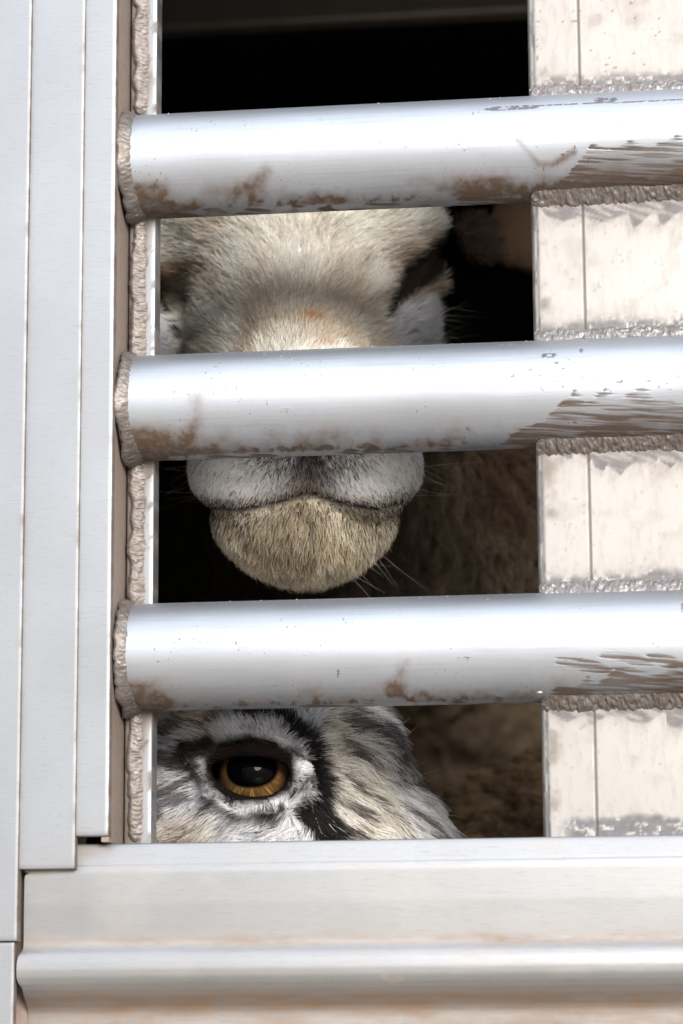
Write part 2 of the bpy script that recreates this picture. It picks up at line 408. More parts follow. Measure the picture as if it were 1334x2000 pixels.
# weld beads: a ripple-scalloped ridge swept along a path
def weld(name, path, nrm, width, height, parent, period=2.6, cup=.9, tone=.0, seed=0, rough=.25, n=None, m=18):
    """path (n,3) mm; nrm (n,3) outward; ridge of half-width width(s) lying across nrm x tangent"""
    path = np.asarray(path, float); nrm = np.asarray(nrm, float)
    seg = np.linalg.norm(np.diff(path, axis=0), axis=1); s = np.concatenate([[0], np.cumsum(seg)]); L = s[-1]
    n = n or int(L / .26)
    sq = np.linspace(0, L, n)
    pt = np.stack([np.interp(sq, s, path[:, a]) for a in range(3)], -1)
    nn = np.stack([np.interp(sq, s, nrm[:, a]) for a in range(3)], -1); nn /= np.linalg.norm(nn, axis=1)[:, None]
    tg = np.gradient(pt, axis=0); tg /= np.linalg.norm(tg, axis=1)[:, None]
    bn = np.cross(tg, nn)
    wv = np.linspace(-1, 1, m)
    wq = width * (1 + .5 * (vn(sq / 6, sq * 0, seed=seed) - .5) + .18 * (vn(sq / 1.9, sq * 0, seed=seed + 1) - .5))
    hq = height * (1 + .3 * (vn(sq / 5, sq * 0, seed=seed + 2) - .5))
    ends = np.sqrt(np.clip(np.minimum(sq, L - sq) / (width * .8), 0, 1))
    ph = sq[:, None] / period + cup * wv[None, :] ** 2 + .9 * (vn(sq / 4, sq * 0, seed=seed + 3)[:, None] - .5) + .35 * (vn(sq[:, None] / 2, wv[None, :] * 1.5, seed=seed + 8) - .5)
    fr = ph % 1.0
    rip = np.where(fr < .78, fr / .78, (1 - fr) / .22)
    prof = np.sqrt(np.clip(1 - wv ** 2, 0, 1))[None, :]
    h = hq[:, None] * prof * ends[:, None] + (.20 * height / 2.2) * (rip - .5) * prof * (.3 + 1.4 * vn(sq / 5, sq * 0, seed=seed + 4)[:, None])
    h += rough * (fbm(sq[:, None] / 1.1, wv[None, :] * 2.2, seed=seed + 5) - .5) * prof - .35 * (np.abs(wv[None, :]) > .985)
    pts = pt[:, None, :] + nn[:, None, :] * h[..., None] + bn[:, None, :] * (wv[None, :, None] * wq[:, None, None] * (.35 + .65 * ends[:, None, None]))
    tn = tone + .9 * (rip - .5) * .3 + .6 * (fbm(sq[:, None] / 3, wv[None, :] * 1.5, seed=seed + 7) - .5)
    return mesh_obj(name, pts.reshape(-1, 3), grid_faces(n, m), M_weld, parent, True, {'tone': np.clip(tn, 0, 1).ravel()})

nvec = np.array([.45, -1, 0.0]); nvec /= np.linalg.norm(nvec)
# vertical fillet between the channel wall and the opening bar
zspans = [(PZ(260, 222, 0), PZ(260, -90, 0)), (PZ(260, 705, 0), PZ(260, 418, 0)), (PZ(260, 1190, 0), PZ(260, 895, 0)), (PZ(260, 1644, 0), PZ(260, 1388, 0))]
for i, (za, zb) in enumerate(zspans):
    z = np.linspace(zb, za, 30)
    x = XB + 5.6 + .5 * (vn(z / 9, z * 0, seed=i) - .5)
    weld('weld_bead', np.stack([x, 2.2 + 0 * z, z], -1), np.tile(nvec, (30, 1)), 4.1, 1.05, trailer, 1.7, 1.3, .02, 300 + i, .8)
# ring weld round the end of each tube
for k, tz in enumerate(TZ):
    a = np.linspace(math.radians(98), math.radians(-112), 60)
    rr = R - .2 + 1.2 * smooth(a, -.4, -1.6)
    path = np.stack([XB + 4.0 + .7 * smooth(a, 0, -1.4) + 0 * a, -rr * np.cos(a), tz + rr * np.sin(a)], -1)
    nr = np.stack([.55 + 0 * a, -np.cos(a), np.sin(a)], -1)
    weld('weld_bead', path, nr, 4.2, .8, tubes[k], 2.0, 1.6, .10, 330 + k, .7)

# upright post on the right, tubes welded to its face
XR = PX(1046, 900, -4); XG = PX(1149, 900, -4); YP = -4.0
prof = [(XR, 22), (XR, 2), (XR + .05, -1.2), (XR + .35, -2.5), (XR + .9, -3.3), (XR + 1.6, -3.7), (XR + 2.1, -3.55), (XR + 2.5, -3.92), (XR + 3.2, YP)]
prof += [(x, YP) for x in np.arange(XR + 4, XG - .6, .8)] + [(XG - .42, YP), (XG - .2, YP + .5), (XG + .1, YP + .55), (XG + .35, YP)]
prof += [(x, YP) for x in np.arange(XG + 1.0, 142, .8)] + [(150, YP), (190, YP), (191, -3), (191, 22)]
prof = np.array(prof); zs = np.concatenate([[-330, -200], np.arange(-160, 240, .7), [300, ZT]])
Xp = np.repeat(prof[:, 0][:, None], len(zs), 1); Yp = np.repeat(prof[:, 1][:, None], len(zs), 1); Zp = np.repeat(zs[None, :], len(prof), 0)
Vp = np.stack([Xp, Yp, Zp], -1).reshape(-1, 3)
up, vp = proj(Vp)
slope = -.034
vrel = vp - slope * (up - 1334)            # straighten the tilt: tubes are level in this coordinate
sc = np.zeros(len(Vp)); dr = np.zeros(len(Vp))
n1 = fbm(up / 40, vp / 40, seed=31); n2 = fbm(up / 9, vp / 9, seed=32); n3 = vn(up / 26 + vp / 60, vp * 0, seed=33)
for k in range(3):
    zt, zb = TZ[k] + R * .98, TZ[k] - R * .98
    du = Vp[:, 2] - zt               # above the tube
    e = 1 - smooth(du, 4.5 + 5 * (n1 - .4), 7.5 + 7 * (n1 - .3)); sc = np.maximum(sc, np.where(du > -3, e * smooth(n2, .25, .5), 0))
    dd_ = zb - Vp[:, 2]
    fe = 9.5 + 7 * (n3 - .5) + 3 * ((up / 44 + dd_ / 9) % 1.0) * (k == 1)
    fe = fe * smooth(up, 1040, 1120 if k != 1 else 1250)**.4 + (0 if k != 0 else 2)
    sc = np.maximum(sc, np.where(dd_ > -3, (1 - smooth(dd_, fe - 1.2, fe + .6)) * (.35 + .6 * smooth(vn((up + vp) / 40, (vp - .35 * up) / 5, seed=35 + k), .25, .6)), 0))
    dr += np.exp(-np.clip(dd_ - fe, 0, 99) / 3.0) * (dd_ > 0) * .6 * n2 + np.exp(-np.clip(du - 8, 0, 99) / 3.5) * (du > 0) * .4 * n2
zs_ = PZ(1200, 1627, -10)
sc = np.maximum(sc, (1 - smooth(Vp[:, 2] - zs_, 3 + 6 * (n1 - .3), 6 + 6 * (n1 - .3))) * (Vp[:, 2] > zs_ - 3) * smooth(n2, .3, .5) * smooth(up, 1075, 1130))
chamf = (Vp[:, 0] < XR + 3.0)
sc = np.maximum(sc, chamf * smooth(fbm(Vp[:, 2] / 6, Vp[:, 0] / 1.2, seed=36), .46, .6) * .8)
dr += np.exp(-((Vp[:, 0] - XG) / .5) ** 2) * .9 + np.exp(-((Vp[:, 0] - XR - 4.5) / 3.2) ** 2) * smooth(n1, .45, .75) * .7
dr += smooth(vn(up / 7, vp / 7, seed=37), .90, .96) * np.where(vp < 180, 1.0, .45) * .8 + smooth(n1, .55, .8) * .18
dr += smooth(vp, 190, 20) * .22 * n1
mesh_obj('upright_post', Vp, grid_faces(len(prof), len(zs), True)[:, ::-1], M_warm, trailer, True, {'dirt_shade': np.clip(dr * .7, 0, 1), 'brush': 0 * dr, 'scuff': np.clip(sc, 0, .95)})
upright = bpy.data.objects['upright_post']
for k, tz in enumerate(TZ):
    x = np.linspace(XR + .4, 175, 60)
    # lower fillet, brown and scalloped
    hw = 5.2; yy = -4.8 + 0 * x
    zc = tz - math.sqrt(R * R - 16) - 1.8
    nr = np.tile(np.array([0, -.82, -.57]), (60, 1))
    weld('weld_bead', np.stack([x, yy, zc + .6 * (vn(x / 14, x * 0, seed=k) - .5)], -1), nr, hw, 1.0, upright, 3.6, 2.3, .03, 360 + k, 1.9, m=26)
    # upper fillet, pale and rough
    zc = tz + math.sqrt(R * R - 16) + 1.6
    nr = np.tile(np.array([0, -.85, .5]), (60, 1))
    weld('weld_bead', np.stack([x, yy + .3, zc + .8 * (vn(x / 9, x * 0, seed=50 + k) - .5)], -1), nr, 3.6, 1.0, upright, 5.0, .5, .42, 380 + k, 1.5, m=22)

# sill rail: an extruded profile along the bottom of the opening
def zz(v, Y, u=667): return PZ(u, v, Y)
sp = [(12, zz(1640, -19.0) - .4), (-18.2, zz(1640, -19.0) - .1), (-18.9, zz(1641, -19)), (-19.2, zz(1644, -19.2)), (-21.7, zz(1684, -21.6)), (-22.15, zz(1692, -22.2)),
      (-22.3, zz(1696, -22.3)), (-22.5, zz(1760, -22.5)), (-22.3, zz(1800, -22.3)), (-22.15, zz(1824, -21.6)), (-22.1, zz(1834, -21)), (-22.35, zz(1841, -21.6)), (-23.2, zz(1848, -22.9)),
      (-24.6, zz(1857, -24.4)), (-25.5, zz(1870, -25.6)), (-25.9, zz(1888, -26.2)), (-25.6, zz(1904, -26.2)), (-24.6, zz(1916, -25.6)), (-22.8, zz(1928, -24.4)), (-20.2, zz(1940, -22.2)),
      (-17.2, zz(1952, -18.5)), (-14.6, zz(1963, -16.2)), (-13.2, zz(1973, -15.4)), (-12.9, zz(1984, -15.2)), (-13.0, zz(2010, -15.3)), (-13.1, -220), (-13.1, -330)]
sp = np.array(sp)
# resample densely
sd_ = np.concatenate([[0], np.cumsum(np.linalg.norm(np.diff(sp, axis=0), axis=1))])
keep = np.concatenate([np.arange(0, sd_[4], .6), np.arange(sd_[4], sd_[24], .5), sd_[24:]])
py = np.interp(keep, sd_, sp[:, 0]); pz = np.interp(keep, sd_, sp[:, 1])
kk = np.array([.25, .5, .25])
for _ in range(3):
    py[5:-3] = np.convolve(py, kk, 'same')[5:-3]
xs = np.concatenate([np.arange(0, 262, 1.0), np.linspace(266, 560, 12)])
XS_L = PX(47, 1760, -22.5)
Xs, Pi = np.meshgrid(xs, np.arange(len(keep)), indexing='ij')
zq = pz[Pi]; yq = py[Pi]
left = XS_L - 1.7 * smooth(yq, -23.2, -25.8) * (zq < zz(1840, -22))
ztop = PZ(47, 1706, -22.3)
rc = 1.8
left = left + np.where((zq < ztop + .5) & (zq > ztop - rc), rc - np.sqrt(np.clip(rc ** 2 - (zq - ztop + rc) ** 2, 0, None)), 0)
Xq = np.where(Xs < 1e9, left + Xs, Xs)
Vs = np.stack([Xq, yq + .0 * Xq, zq], -1).reshape(-1, 3)
us, vs = proj(Vs)
vr = vs + (us - 667) * .006
n1 = fbm(us / 90, vs / 20, seed=41); n2 = fbm(us / 18, vs / 8, seed=42)
dr = np.exp(-((vr - 1836) / 13) ** 2) * (.30 + .4 * n1) + np.exp(-((vr - 1815) / 30) ** 2) * .16 * n1 * smooth(us, 100, 700)
dr += smooth(vr, 1918, 1950) * (1 - .35 * smooth(vr, 1965, 1990)) * .9 * (.5 + n1 * .9) + np.exp(-((us - 160) / 45) ** 2 - ((vs - 1660) / 25) ** 2) * .45 + np.exp(-((us - 60) / 60) ** 2 - ((vs - 1705) / 8) ** 2) * .5  # sill's shaded underside darkened in colour; tan grime carries on below
dr += smooth(fbm(us / 120, vs / 50, seed=44), .5, .75) * .14
dd, _ = polyd(us, vs, [(752, 1906), (765, 1916), (782, 1909)]); dr += np.exp(-(dd / 5) ** 2) * .6
cap = len(keep)
Fs = grid_faces(len(xs), len(keep))
mesh_obj('sill_rail', Vs, Fs, M_sill, trailer, True, {'dirt_shade': np.clip(dr, 0, 1), 'brush': 0 * dr, 'scuff': 0 * dr})
# left end cap of the sill
ec = Vs.reshape(len(xs), cap, 3)[0]; ec2 = ec.copy(); ec2[:, 1] = np.maximum(ec[:, 1] + 6, -13)
mesh_obj('sill_end', np.concatenate([ec, ec2]), grid_faces(2, cap), M_brown, trailer, False)

# the rest of the trailer box (mostly out of frame; it keeps the inside dark)
Xo = 620
box('side_skin', -260, Xo, 8, 20, FLOOR, -220, M_plate, trailer, .5)
box('side_skin', -260, Xo, 2, 12, 310, 700, M_plate, trailer, .5, label=None)
box('side_skin', -1600, -260.5, -24, -10, FLOOR, 700, M_plate, trailer, .5)
box('side_skin', Xo + .5, 1900, -24, -10, FLOOR, 700, M_plate, trailer, .5)
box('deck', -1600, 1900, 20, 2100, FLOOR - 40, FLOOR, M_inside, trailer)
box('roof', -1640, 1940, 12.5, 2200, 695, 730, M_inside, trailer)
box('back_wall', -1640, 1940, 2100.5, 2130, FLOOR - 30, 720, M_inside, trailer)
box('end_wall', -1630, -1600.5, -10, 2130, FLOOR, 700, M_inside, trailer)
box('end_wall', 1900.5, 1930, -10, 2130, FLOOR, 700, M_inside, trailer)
# rail inside, seen in the uppermost gap
zr0 = PZ(667, 46, 330)
box('inner_rail', -700, 900, 330, 345, zr0, zr0 + 60, M_rail, trailer, 5)

# ------------------------------------------------------------------ implicit surfaces for the animals (mm)
def smin(a, b, k):
    h = np.clip(.5 + .5 * (b - a) / k, 0, 1); return b * (1 - h) + a * h - k * h * (1 - h)
def smax(a, b, k): return -smin(-a, -b, k)
def ell(p, c, r, ax=None):
    q = [p[i] - c[i] for i in range(3)]
    if ax is not None: q = [sum(ax[i][j] * q[j] for j in range(3)) for i in range(3)]
    k0 = np.sqrt(sum((q[i] / r[i]) ** 2 for i in range(3))); k1 = np.sqrt(sum((q[i] / r[i] ** 2) ** 2 for i in range(3)))
    return k0 * (k0 - 1) / (k1 + 1e-6)
def cap_(p, a, b, ra, rb=None):
    rb = ra if rb is None else rb
    a = np.asarray(a, float); b = np.asarray(b, float); d = b - a
    t = np.clip(sum((p[i] - a[i]) * d[i] for i in range(3)) / d.dot(d), 0, 1)
    return np.sqrt(sum((p[i] - a[i] - t * d[i]) ** 2 for i in range(3))) - (ra + (rb - ra) * t)
def axis_grid(lo, f0, f1, hi, h, growth=1.25, cmax=26.):
    m = list(np.arange(f0, f1, h)); s = h
    x = f0; a = []
    while x > lo: s = min(s * growth, cmax); x -= s; a.append(x)
    x = m[-1]; s = h; b = []
    while x < hi: s = min(s * growth, cmax); x += s; b.append(x)
    return np.array(a[::-1] + m + b)
def surface_nets(f, gx, gy, gz):
    p = np.meshgrid(gx, gy, gz, indexing='ij', sparse=True)
    D = np.broadcast_to(f(p), (len(gx), len(gy), len(gz))).astype(np.float32)
    s = D < 0
    n = [q - 1 for q in D.shape]
    cnt = np.zeros(n, np.int8)
    for a in (0, 1):
        for b in (0, 1):
            for c in (0, 1): cnt += s[a:a + n[0], b:b + n[1], c:c + n[2]]
    act = (cnt > 0) & (cnt < 8); ids = np.argwhere(act); idx = np.full(n, -1, np.int64); idx[act] = np.arange(len(ids))
    acc = np.zeros((len(ids), 3)); num = np.zeros(len(ids)); g = (gx, gy, gz)
    i, j, k = ids.T
    for ax in range(3):
        o1, o2 = [q for q in range(3) if q != ax]
        for a in (0, 1):
            for b in (0, 1):
                st = [i.copy(), j.copy(), k.copy()]; st[o1] = st[o1] + a; st[o2] = st[o2] + b
                en = [q.copy() for q in st]; en[ax] = en[ax] + 1
                d0 = D[st[0], st[1], st[2]]; d1 = D[en[0], en[1], en[2]]; m = (d0 < 0) != (d1 < 0)
                t = np.where(m, d0 / np.where(m, d0 - d1, 1), 0)
                pt = np.stack([g[q][st[q]] for q in range(3)], -1)
                pt[:, ax] += t * (g[ax][en[ax]] - g[ax][st[ax]])
                acc += pt * m[:, None]; num += m
    V = acc / num[:, None]; F = []
    for ax in range(3):
        o1, o2 = [(1, 2), (2, 0), (0, 1)][ax]
        sl0 = [slice(None)] * 3; sl1 = [slice(None)] * 3; sl0[ax] = slice(0, -1); sl1[ax] = slice(1, None)
        e = s[tuple(sl0)] != s[tuple(sl1)]; e = e.copy()
        for o in (o1, o2):
            q = [slice(None)] * 3; q[o] = 0; e[tuple(q)] = False; q[o] = -1; e[tuple(q)] = False
        E = np.argwhere(e); inside = s[tuple(E.T)]
        def cell(da, db):
            q = E.copy(); q[:, o1] -= da; q[:, o2] -= db; return idx[tuple(q.T)]
        quad = np.stack([cell(0, 0), cell(1, 0), cell(1, 1), cell(0, 1)], -1)
        quad[~inside] = quad[~inside][:, ::-1]; F.append(quad)
    return V, np.concatenate(F)
def vnormals(V, F):
    n = np.cross(V[F[:, 2]] - V[F[:, 0]], V[F[:, 3]] - V[F[:, 1]]); N = np.zeros_like(V)
    for q in range(4): np.add.at(N, F[:, q], n)
    return N / (np.linalg.norm(N, axis=1)[:, None] + 1e-9)

def make_fur(name, V, F, parent, count, weight, length, flow, color, seed=1, lift=.35, rad=.1, npt=5, clump=.35, clump_n=12, jit=.25, curl=0.0, drop=.15, fluff=.5, along=0.0):
    r = np.random.default_rng(seed)
    N = vnormals(V, F)
    c = V[F].mean(1); area = .5 * np.linalg.norm(np.cross(V[F[:, 2]] - V[F[:, 0]], V[F[:, 3]] - V[F[:, 1]]), axis=1)
    wt = area * weight(c, N[F].mean(1)); wt = np.clip(wt, 0, None)
    fi = r.choice(len(F), count, p=wt / wt.sum())
    a, b = r.random(count), r.random(count)
    w4 = np.stack([(1 - a) * (1 - b), a * (1 - b), a * b, (1 - a) * b], -1)
    p = np.einsum('nk,nkd->nd', w4, V[F[fi]]); n = np.einsum('nk,nkd->nd', w4, N[F[fi]]); n /= np.linalg.norm(n, axis=1)[:, None]
    Ls = length(p, r)
    fl = flow(p, n)
    wob = np.stack([fbm(p[:, 0] / 9, p[:, 1] / 9, p[:, 2] / 9, seed=seed * 7 + q, o=3) - .5 for q in range(3)], -1)
    fl = fl + wob * 2 * fluff
    t = fl - n * (fl * n).sum(1)[:, None]; t /= np.linalg.norm(t, axis=1)[:, None] + 1e-6
    t = t + r.normal(0, jit, t.shape); t -= n * (t * n).sum(1)[:, None]; t /= np.linalg.norm(t, axis=1)[:, None] + 1e-6
    col = color(p + t * (Ls * along)[:, None], r)
    lf = np.clip(lift * (1 + .5 * r.normal(size=count)), .06, 1.5)[:, None]
    d0 = n * lf * 1.6 + t; d0 /= np.linalg.norm(d0, axis=1)[:, None]
    d1 = n * lf * .5 + t + np.array([0, 0, -drop]); d1 /= np.linalg.norm(d1, axis=1)[:, None]
    ts = np.linspace(0, 1, npt)
    pts = p[:, None, :] - n[:, None, :] * .4 + Ls[:, None, None] * (d0[:, None, :] * (ts - .5 * ts ** 2)[None, :, None] + d1[:, None, :] * (.5 * ts ** 2)[None, :, None])
    if clump > 0:
        nc = max(1, count // clump_n); ci = r.choice(count, nc, replace=False)
        kt = kdtree.KDTree(nc)
        for q, i in enumerate(ci): kt.insert(p[i], q)
        kt.balance()
        near = ci[np.array([kt.find(q)[1] for q in p])]
        f = (clump * ts ** 1.4)[None, :, None] * (.5 + .5 * r.random((count, 1, 1)))
        tgt = pts[near] * 1.0
        pts = pts * (1 - f) + (tgt + (p - p[near])[:, None, :] * .25) * f
    if curl > 0:
        fr = r.random((count, 1)) * 6.28; b_ = np.cross(n, t)
        pts += curl * (ts[None, :, None] * (np.sin(fr + ts[None] * 7)[..., None] * b_[:, None, :] + np.cos(fr + ts[None] * 7)[..., None] * n[:, None, :] * .6))
    cu = bpy.data.hair_curves.new(name); cu.add_curves([npt] * count)
    Wp = world_mm(pts) - top_offset(parent)
    cu.attributes['position'].data.foreach_set('vector', Wp.astype(np.float32).ravel()) if 'position' in cu.attributes else None
    ra = cu.attributes.get('radius') or cu.attributes.new('radius', 'FLOAT', 'POINT')
    rv = (rad * .001 * (1 - .75 * ts ** 1.5))[None, :] * r.uniform(.7, 1.25, (count, 1))
    ra.data.foreach_set('value', rv.astype(np.float32).ravel())
    ca = cu.attributes.new('fur_color', 'FLOAT_COLOR', 'POINT')
    cc = np.ones((count, npt, 4), np.float32)
    if col.ndim == 2: cc[..., :3] = col[:, None, :]
    else: cc[..., :3] = col[:, 0, None, :] * (1 - ts[None, :, None]) + col[:, 1, None, :] * ts[None, :, None]
    ca.data.foreach_set('color', cc.ravel())
    cu.materials.append(M_fur)
    o = bpy.data.objects.new(name, cu); C.objects.link(o)
    if parent is not None: o.parent = parent
    return o
def lerp(a, b, f): return np.asarray(a) * (1 - f[..., None]) + np.asarray(b) * f[..., None]
def ball(name, c, r, parent, mat, colf, fwd, nseg=64):
    """eyeball: a sphere with its pole along fwd; colf(angle, azimuth) gives the colours"""
    a = np.linspace(0, np.pi, nseg); b = np.linspace(0, 2 * np.pi, nseg * 2, endpoint=False)
    A, B = np.meshgrid(a, b, indexing='ij')
    fwd = np.asarray(fwd, float); fwd /= np.linalg.norm(fwd); sx = np.cross(fwd, [0, 0, 1]); sx /= np.linalg.norm(sx); sz = np.cross(sx, fwd)
    bulge = 1 + .10 * np.exp(-(A / .45) ** 2)
    d = (np.cos(A) * bulge)[..., None] * fwd + np.sin(A)[..., None] * (np.cos(B)[..., None] * sx + np.sin(B)[..., None] * sz)
    V = np.asarray(c) + r * d
    return mesh_obj(name, V.reshape(-1, 3), grid_faces(nseg, nseg * 2, False, True), mat, parent, True, cols={'eye_color': colf(A, B).reshape(-1, 3)})

# ------------------------------------------------------------------ the white-faced sheep
sA = empty('white_sheep', (-15, 500, FLOOR), 'white faced sheep staring straight out, forehead above and closed mouth below the middle bar', 'sheep')
A_ = {k: P(*v) for k, v in dict(fore=(583, 440, 158), browR=(776, 470, 162), browL=(362, 505, 165), cheekR=(772, 640, 172), cheekL=(330, 690, 175),
      nb0=(588, 690, 128), nb1=(597, 745, 98), nose=(602, 840, 62), lipR=(701, 915, 66), lipL=(503, 915, 66), chin=(597, 1000, 82)).items()}
EYE_AR = P(804, 530, 160); EYE_AL = P(322, 585, 163)
def fA(p):
    e = A_
    d = ell(p, e['fore'], (57, 52, 38))
    d = smin(d, ell(p, P(585, 430, 205), (58, 70, 36)), 14)
    d = smin(d, cap_(p, P(580, 500, 158), P(590, 640, 146), 44, 36), 22)
    d = smin(d, ell(p, e['browR'], (20, 24, 17)), 14); d = smin(d, ell(p, e['browL'], (20, 24, 17)), 14)
    d = smin(d, cap_(p, e['nb0'], e['nb1'], 26, 23), 26)
    d = smin(d, cap_(p, e['nb1'], e['nose'], 23, 31), 24)
    d = smin(d, ell(p, e['cheekR'], (17, 34, 34)), 9); d = smin(d, ell(p, e['cheekL'], (17, 34, 30)), 9)
    d = smin(d, cap_(p, P(585, 690, 150), P(590, 900, 130), 48, 40), 16)        # sides of the muzzle, under the bar
    # eye slits
    for s_, pts in ((1, [(868, 500, 150), (818, 540, 146), (756, 616, 138)]), (-1, [(285, 545, 156), (315, 585, 150), (352, 655, 142)])):
        a, b, c = [P(*q) for q in pts]
        sl = np.minimum(cap_(p, a, b, 12, 9.5), cap_(p, b, c, 9.5, 2))
        d = smax(d, -sl, 6)
    d = smin(d, np.minimum(ell(p, EYE_AR + np.array([0, 10, 0]), (12.5, 12.5, 12.5)), ell(p, EYE_AL + np.array([0, 10, 0]), (12.5, 12.5, 12.5))), 3)
    # lips
    lips = smin(ell(p, e['lipR'], (25, 27, 23)), ell(p, e['lipL'], (27, 27, 23)), 5)
    lips = smin(lips, ell(p, P(603, 880, 58), (26, 24, 20)), 7)
    ph = np.minimum(cap_(p, P(605, 880, 26), P(605, 930, 34), 4.5, 3.5), cap_(p, P(605, 930, 34), P(604, 975, 44), 3.5, 6))
    lips = smax(lips, -ph, 6)
    # lower edge of the upper lip: cut on a curved surface
    d = smin(d, lips, 7)
    chin = ell(p, e['chin'], (39, 32, 24.5)); chin = smin(chin, ell(p, P(600, 1058, 92), (24, 24, 13)), 10)
    ck = cap_(p, P(600, 1000, 120), P(592, 820, 260), 30, 55)
    chin = smin(chin, ck, 14)
    d = smin(d, chin, 2.0)
    # mouth crease
    for pts in ([(385, 985, 62), (470, 992, 46), (540, 978, 42), (604, 962, 42)], [(604, 962, 42), (668, 980, 42), (735, 990, 46), (805, 972, 62)]):
        for q in range(3):
            d = smax(d, -cap_(p, P(*pts[q]), P(*pts[q + 1]), 2.6), 2.5)
    # nostrils (behind the bar)
    for u_ in (545, 662):
        d = smax(d, -cap_(p, P(u_, 850, 30), P(u_ + (15 if u_ > 600 else -15), 815, 34), 4, 2.5), 4)
    # ears
    for (u0, v0, y0, u1, v1, y1) in ((935, 470, 240, 1150, 478, 285), (270, 520, 215, 60, 560, 262)):
        a, b = P(u0, v0, y0), P(u1, v1, y1); m_ = (a + b) / 2; L_ = np.linalg.norm(b - a) / 2 + 14
        x_ = (b - a) / np.linalg.norm(b - a); z_ = np.array([0, .25, 1.0]); z_ -= x_ * z_.dot(x_); z_ /= np.linalg.norm(z_); y_ = np.cross(z_, x_)
        ear = ell(p, m_, (L_, 8, 21), (x_, y_, z_)); d = smin(d, ear, 7)
    # neck, body, legs
    d = smin(d, cap_(p, P(580, 560, 245), P(620, 985, 410), 52, 104), 22)
    d = smin(d, cap_(p, P(640, 1060, 430), (20, 1000, -120), 112, 175), 40)
    for x_ in (-75, 85):
        for y_ in (470, 1040): d = smin(d, cap_(p, (x_, y_, -200), (x_, y_, FLOOR + 24), 42, 24), 30)
    return d
gx = axis_grid(-230, -68, 62, 240, 2.0); gy = axis_grid(15, 28, 215, 1230, 2.2); gz = axis_grid(FLOOR - 30, -34, 136, 235, 2.0)
VA, FA = surface_nets(fA, gx, gy, gz)
SH_A = fwd(15.0); VA = VA + SH_A
NA = vnormals(VA, FA)
VA = VA.copy()
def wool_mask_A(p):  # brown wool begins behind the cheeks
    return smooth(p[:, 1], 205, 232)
def colA(p):
    u, v = proj(p); n = fbm(p[:, 0] / 7, p[:, 1] / 7, p[:, 2] / 7, seed=51); nb = fbm(p[:, 0] / 22, p[:, 1] / 22, p[:, 2] / 22, seed=52)
    c = lerp((.55, .525, .475), (.70, .68, .63), smooth(n, .3, .7))
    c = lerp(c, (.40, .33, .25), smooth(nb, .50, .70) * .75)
    c = lerp(c, (.80, .78, .725), np.exp(-((u - 565) / 120) ** 2 - ((v - 490) / 75) ** 2) * .8)  # lit centre of the forehead, put into the fur as a paler colour
    c = lerp(c, (.34, .21, .12), np.exp(-((u - 362) / 42) ** 2 - ((v - 528) / 20) ** 2) * .8)
    c = lerp(c, (.36, .16, .05), np.clip(np.exp(-((u - 606) / 22) ** 2 - ((v - 630) / 9) ** 2) + .8 * np.exp(-((u - 628) / 14) ** 2 - ((v - 676) / 8) ** 2), 0, 1) * smooth(n, .25, .5))
    c = lerp(c, (.10, .06, .04), np.exp(-((u - 707) / 9) ** 2 - ((v - 516) / 11) ** 2) * .9)
    c = lerp(c, (.33, .23, .14), np.exp(-((u - 800) / 55) ** 2 - ((v - 500) / 45) ** 2) * .65)
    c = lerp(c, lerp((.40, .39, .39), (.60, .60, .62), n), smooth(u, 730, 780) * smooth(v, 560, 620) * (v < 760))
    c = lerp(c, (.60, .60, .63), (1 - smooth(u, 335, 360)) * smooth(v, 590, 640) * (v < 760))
    # muzzle
    mz = smooth(v, 800, 860)
    c = lerp(c, (.74, .74, .74), mz * (v < 1000))
    c = lerp(c, (.13, .095, .09), mz * np.exp(-((u - 605) / 42) ** 2) * (v < 975) * .85)
    mouth, _ = polyd(u, v, [(385, 988), (470, 994), (540, 980), (604, 960), (668, 982), (735, 993), (805, 975)])
    below = v > np.interp(u, [385, 470, 540, 604, 668, 735, 805], [988, 994, 980, 960, 982, 993, 975])
    ch = mz * below
    c = lerp(c, (.40, .335, .27), mz * (~below) * np.exp(-(mouth / 24) ** 2) * .75)
    tan = lerp((.54, .46, .34), (.76, .68, .54), smooth(n, .3, .7))
    tan = lerp(tan, (.22, .17, .10), smooth(nb, .5, .75) * .6)
    c = lerp(c, tan, ch)
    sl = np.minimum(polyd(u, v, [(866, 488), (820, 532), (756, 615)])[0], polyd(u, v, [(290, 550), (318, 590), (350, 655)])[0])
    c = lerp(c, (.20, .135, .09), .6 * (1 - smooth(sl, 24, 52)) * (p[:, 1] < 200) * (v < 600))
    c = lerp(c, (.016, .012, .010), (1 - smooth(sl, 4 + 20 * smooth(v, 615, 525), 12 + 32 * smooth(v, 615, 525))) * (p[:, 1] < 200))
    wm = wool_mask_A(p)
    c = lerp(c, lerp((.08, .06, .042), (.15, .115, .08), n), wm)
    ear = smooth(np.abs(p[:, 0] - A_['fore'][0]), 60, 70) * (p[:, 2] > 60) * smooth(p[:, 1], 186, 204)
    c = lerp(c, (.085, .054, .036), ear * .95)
    return c, u, v, mouth, below, mz, n, sl
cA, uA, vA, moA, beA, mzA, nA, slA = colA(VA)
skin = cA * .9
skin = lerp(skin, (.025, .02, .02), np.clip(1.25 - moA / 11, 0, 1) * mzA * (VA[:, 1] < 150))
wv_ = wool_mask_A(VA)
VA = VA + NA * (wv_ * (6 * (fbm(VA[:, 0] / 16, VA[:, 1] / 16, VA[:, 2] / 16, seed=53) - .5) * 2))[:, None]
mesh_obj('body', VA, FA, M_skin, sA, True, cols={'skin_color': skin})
def dark_eye(A, B): return np.stack([.012 + 0 * A, .009 + 0 * A, .008 + 0 * A], -1)
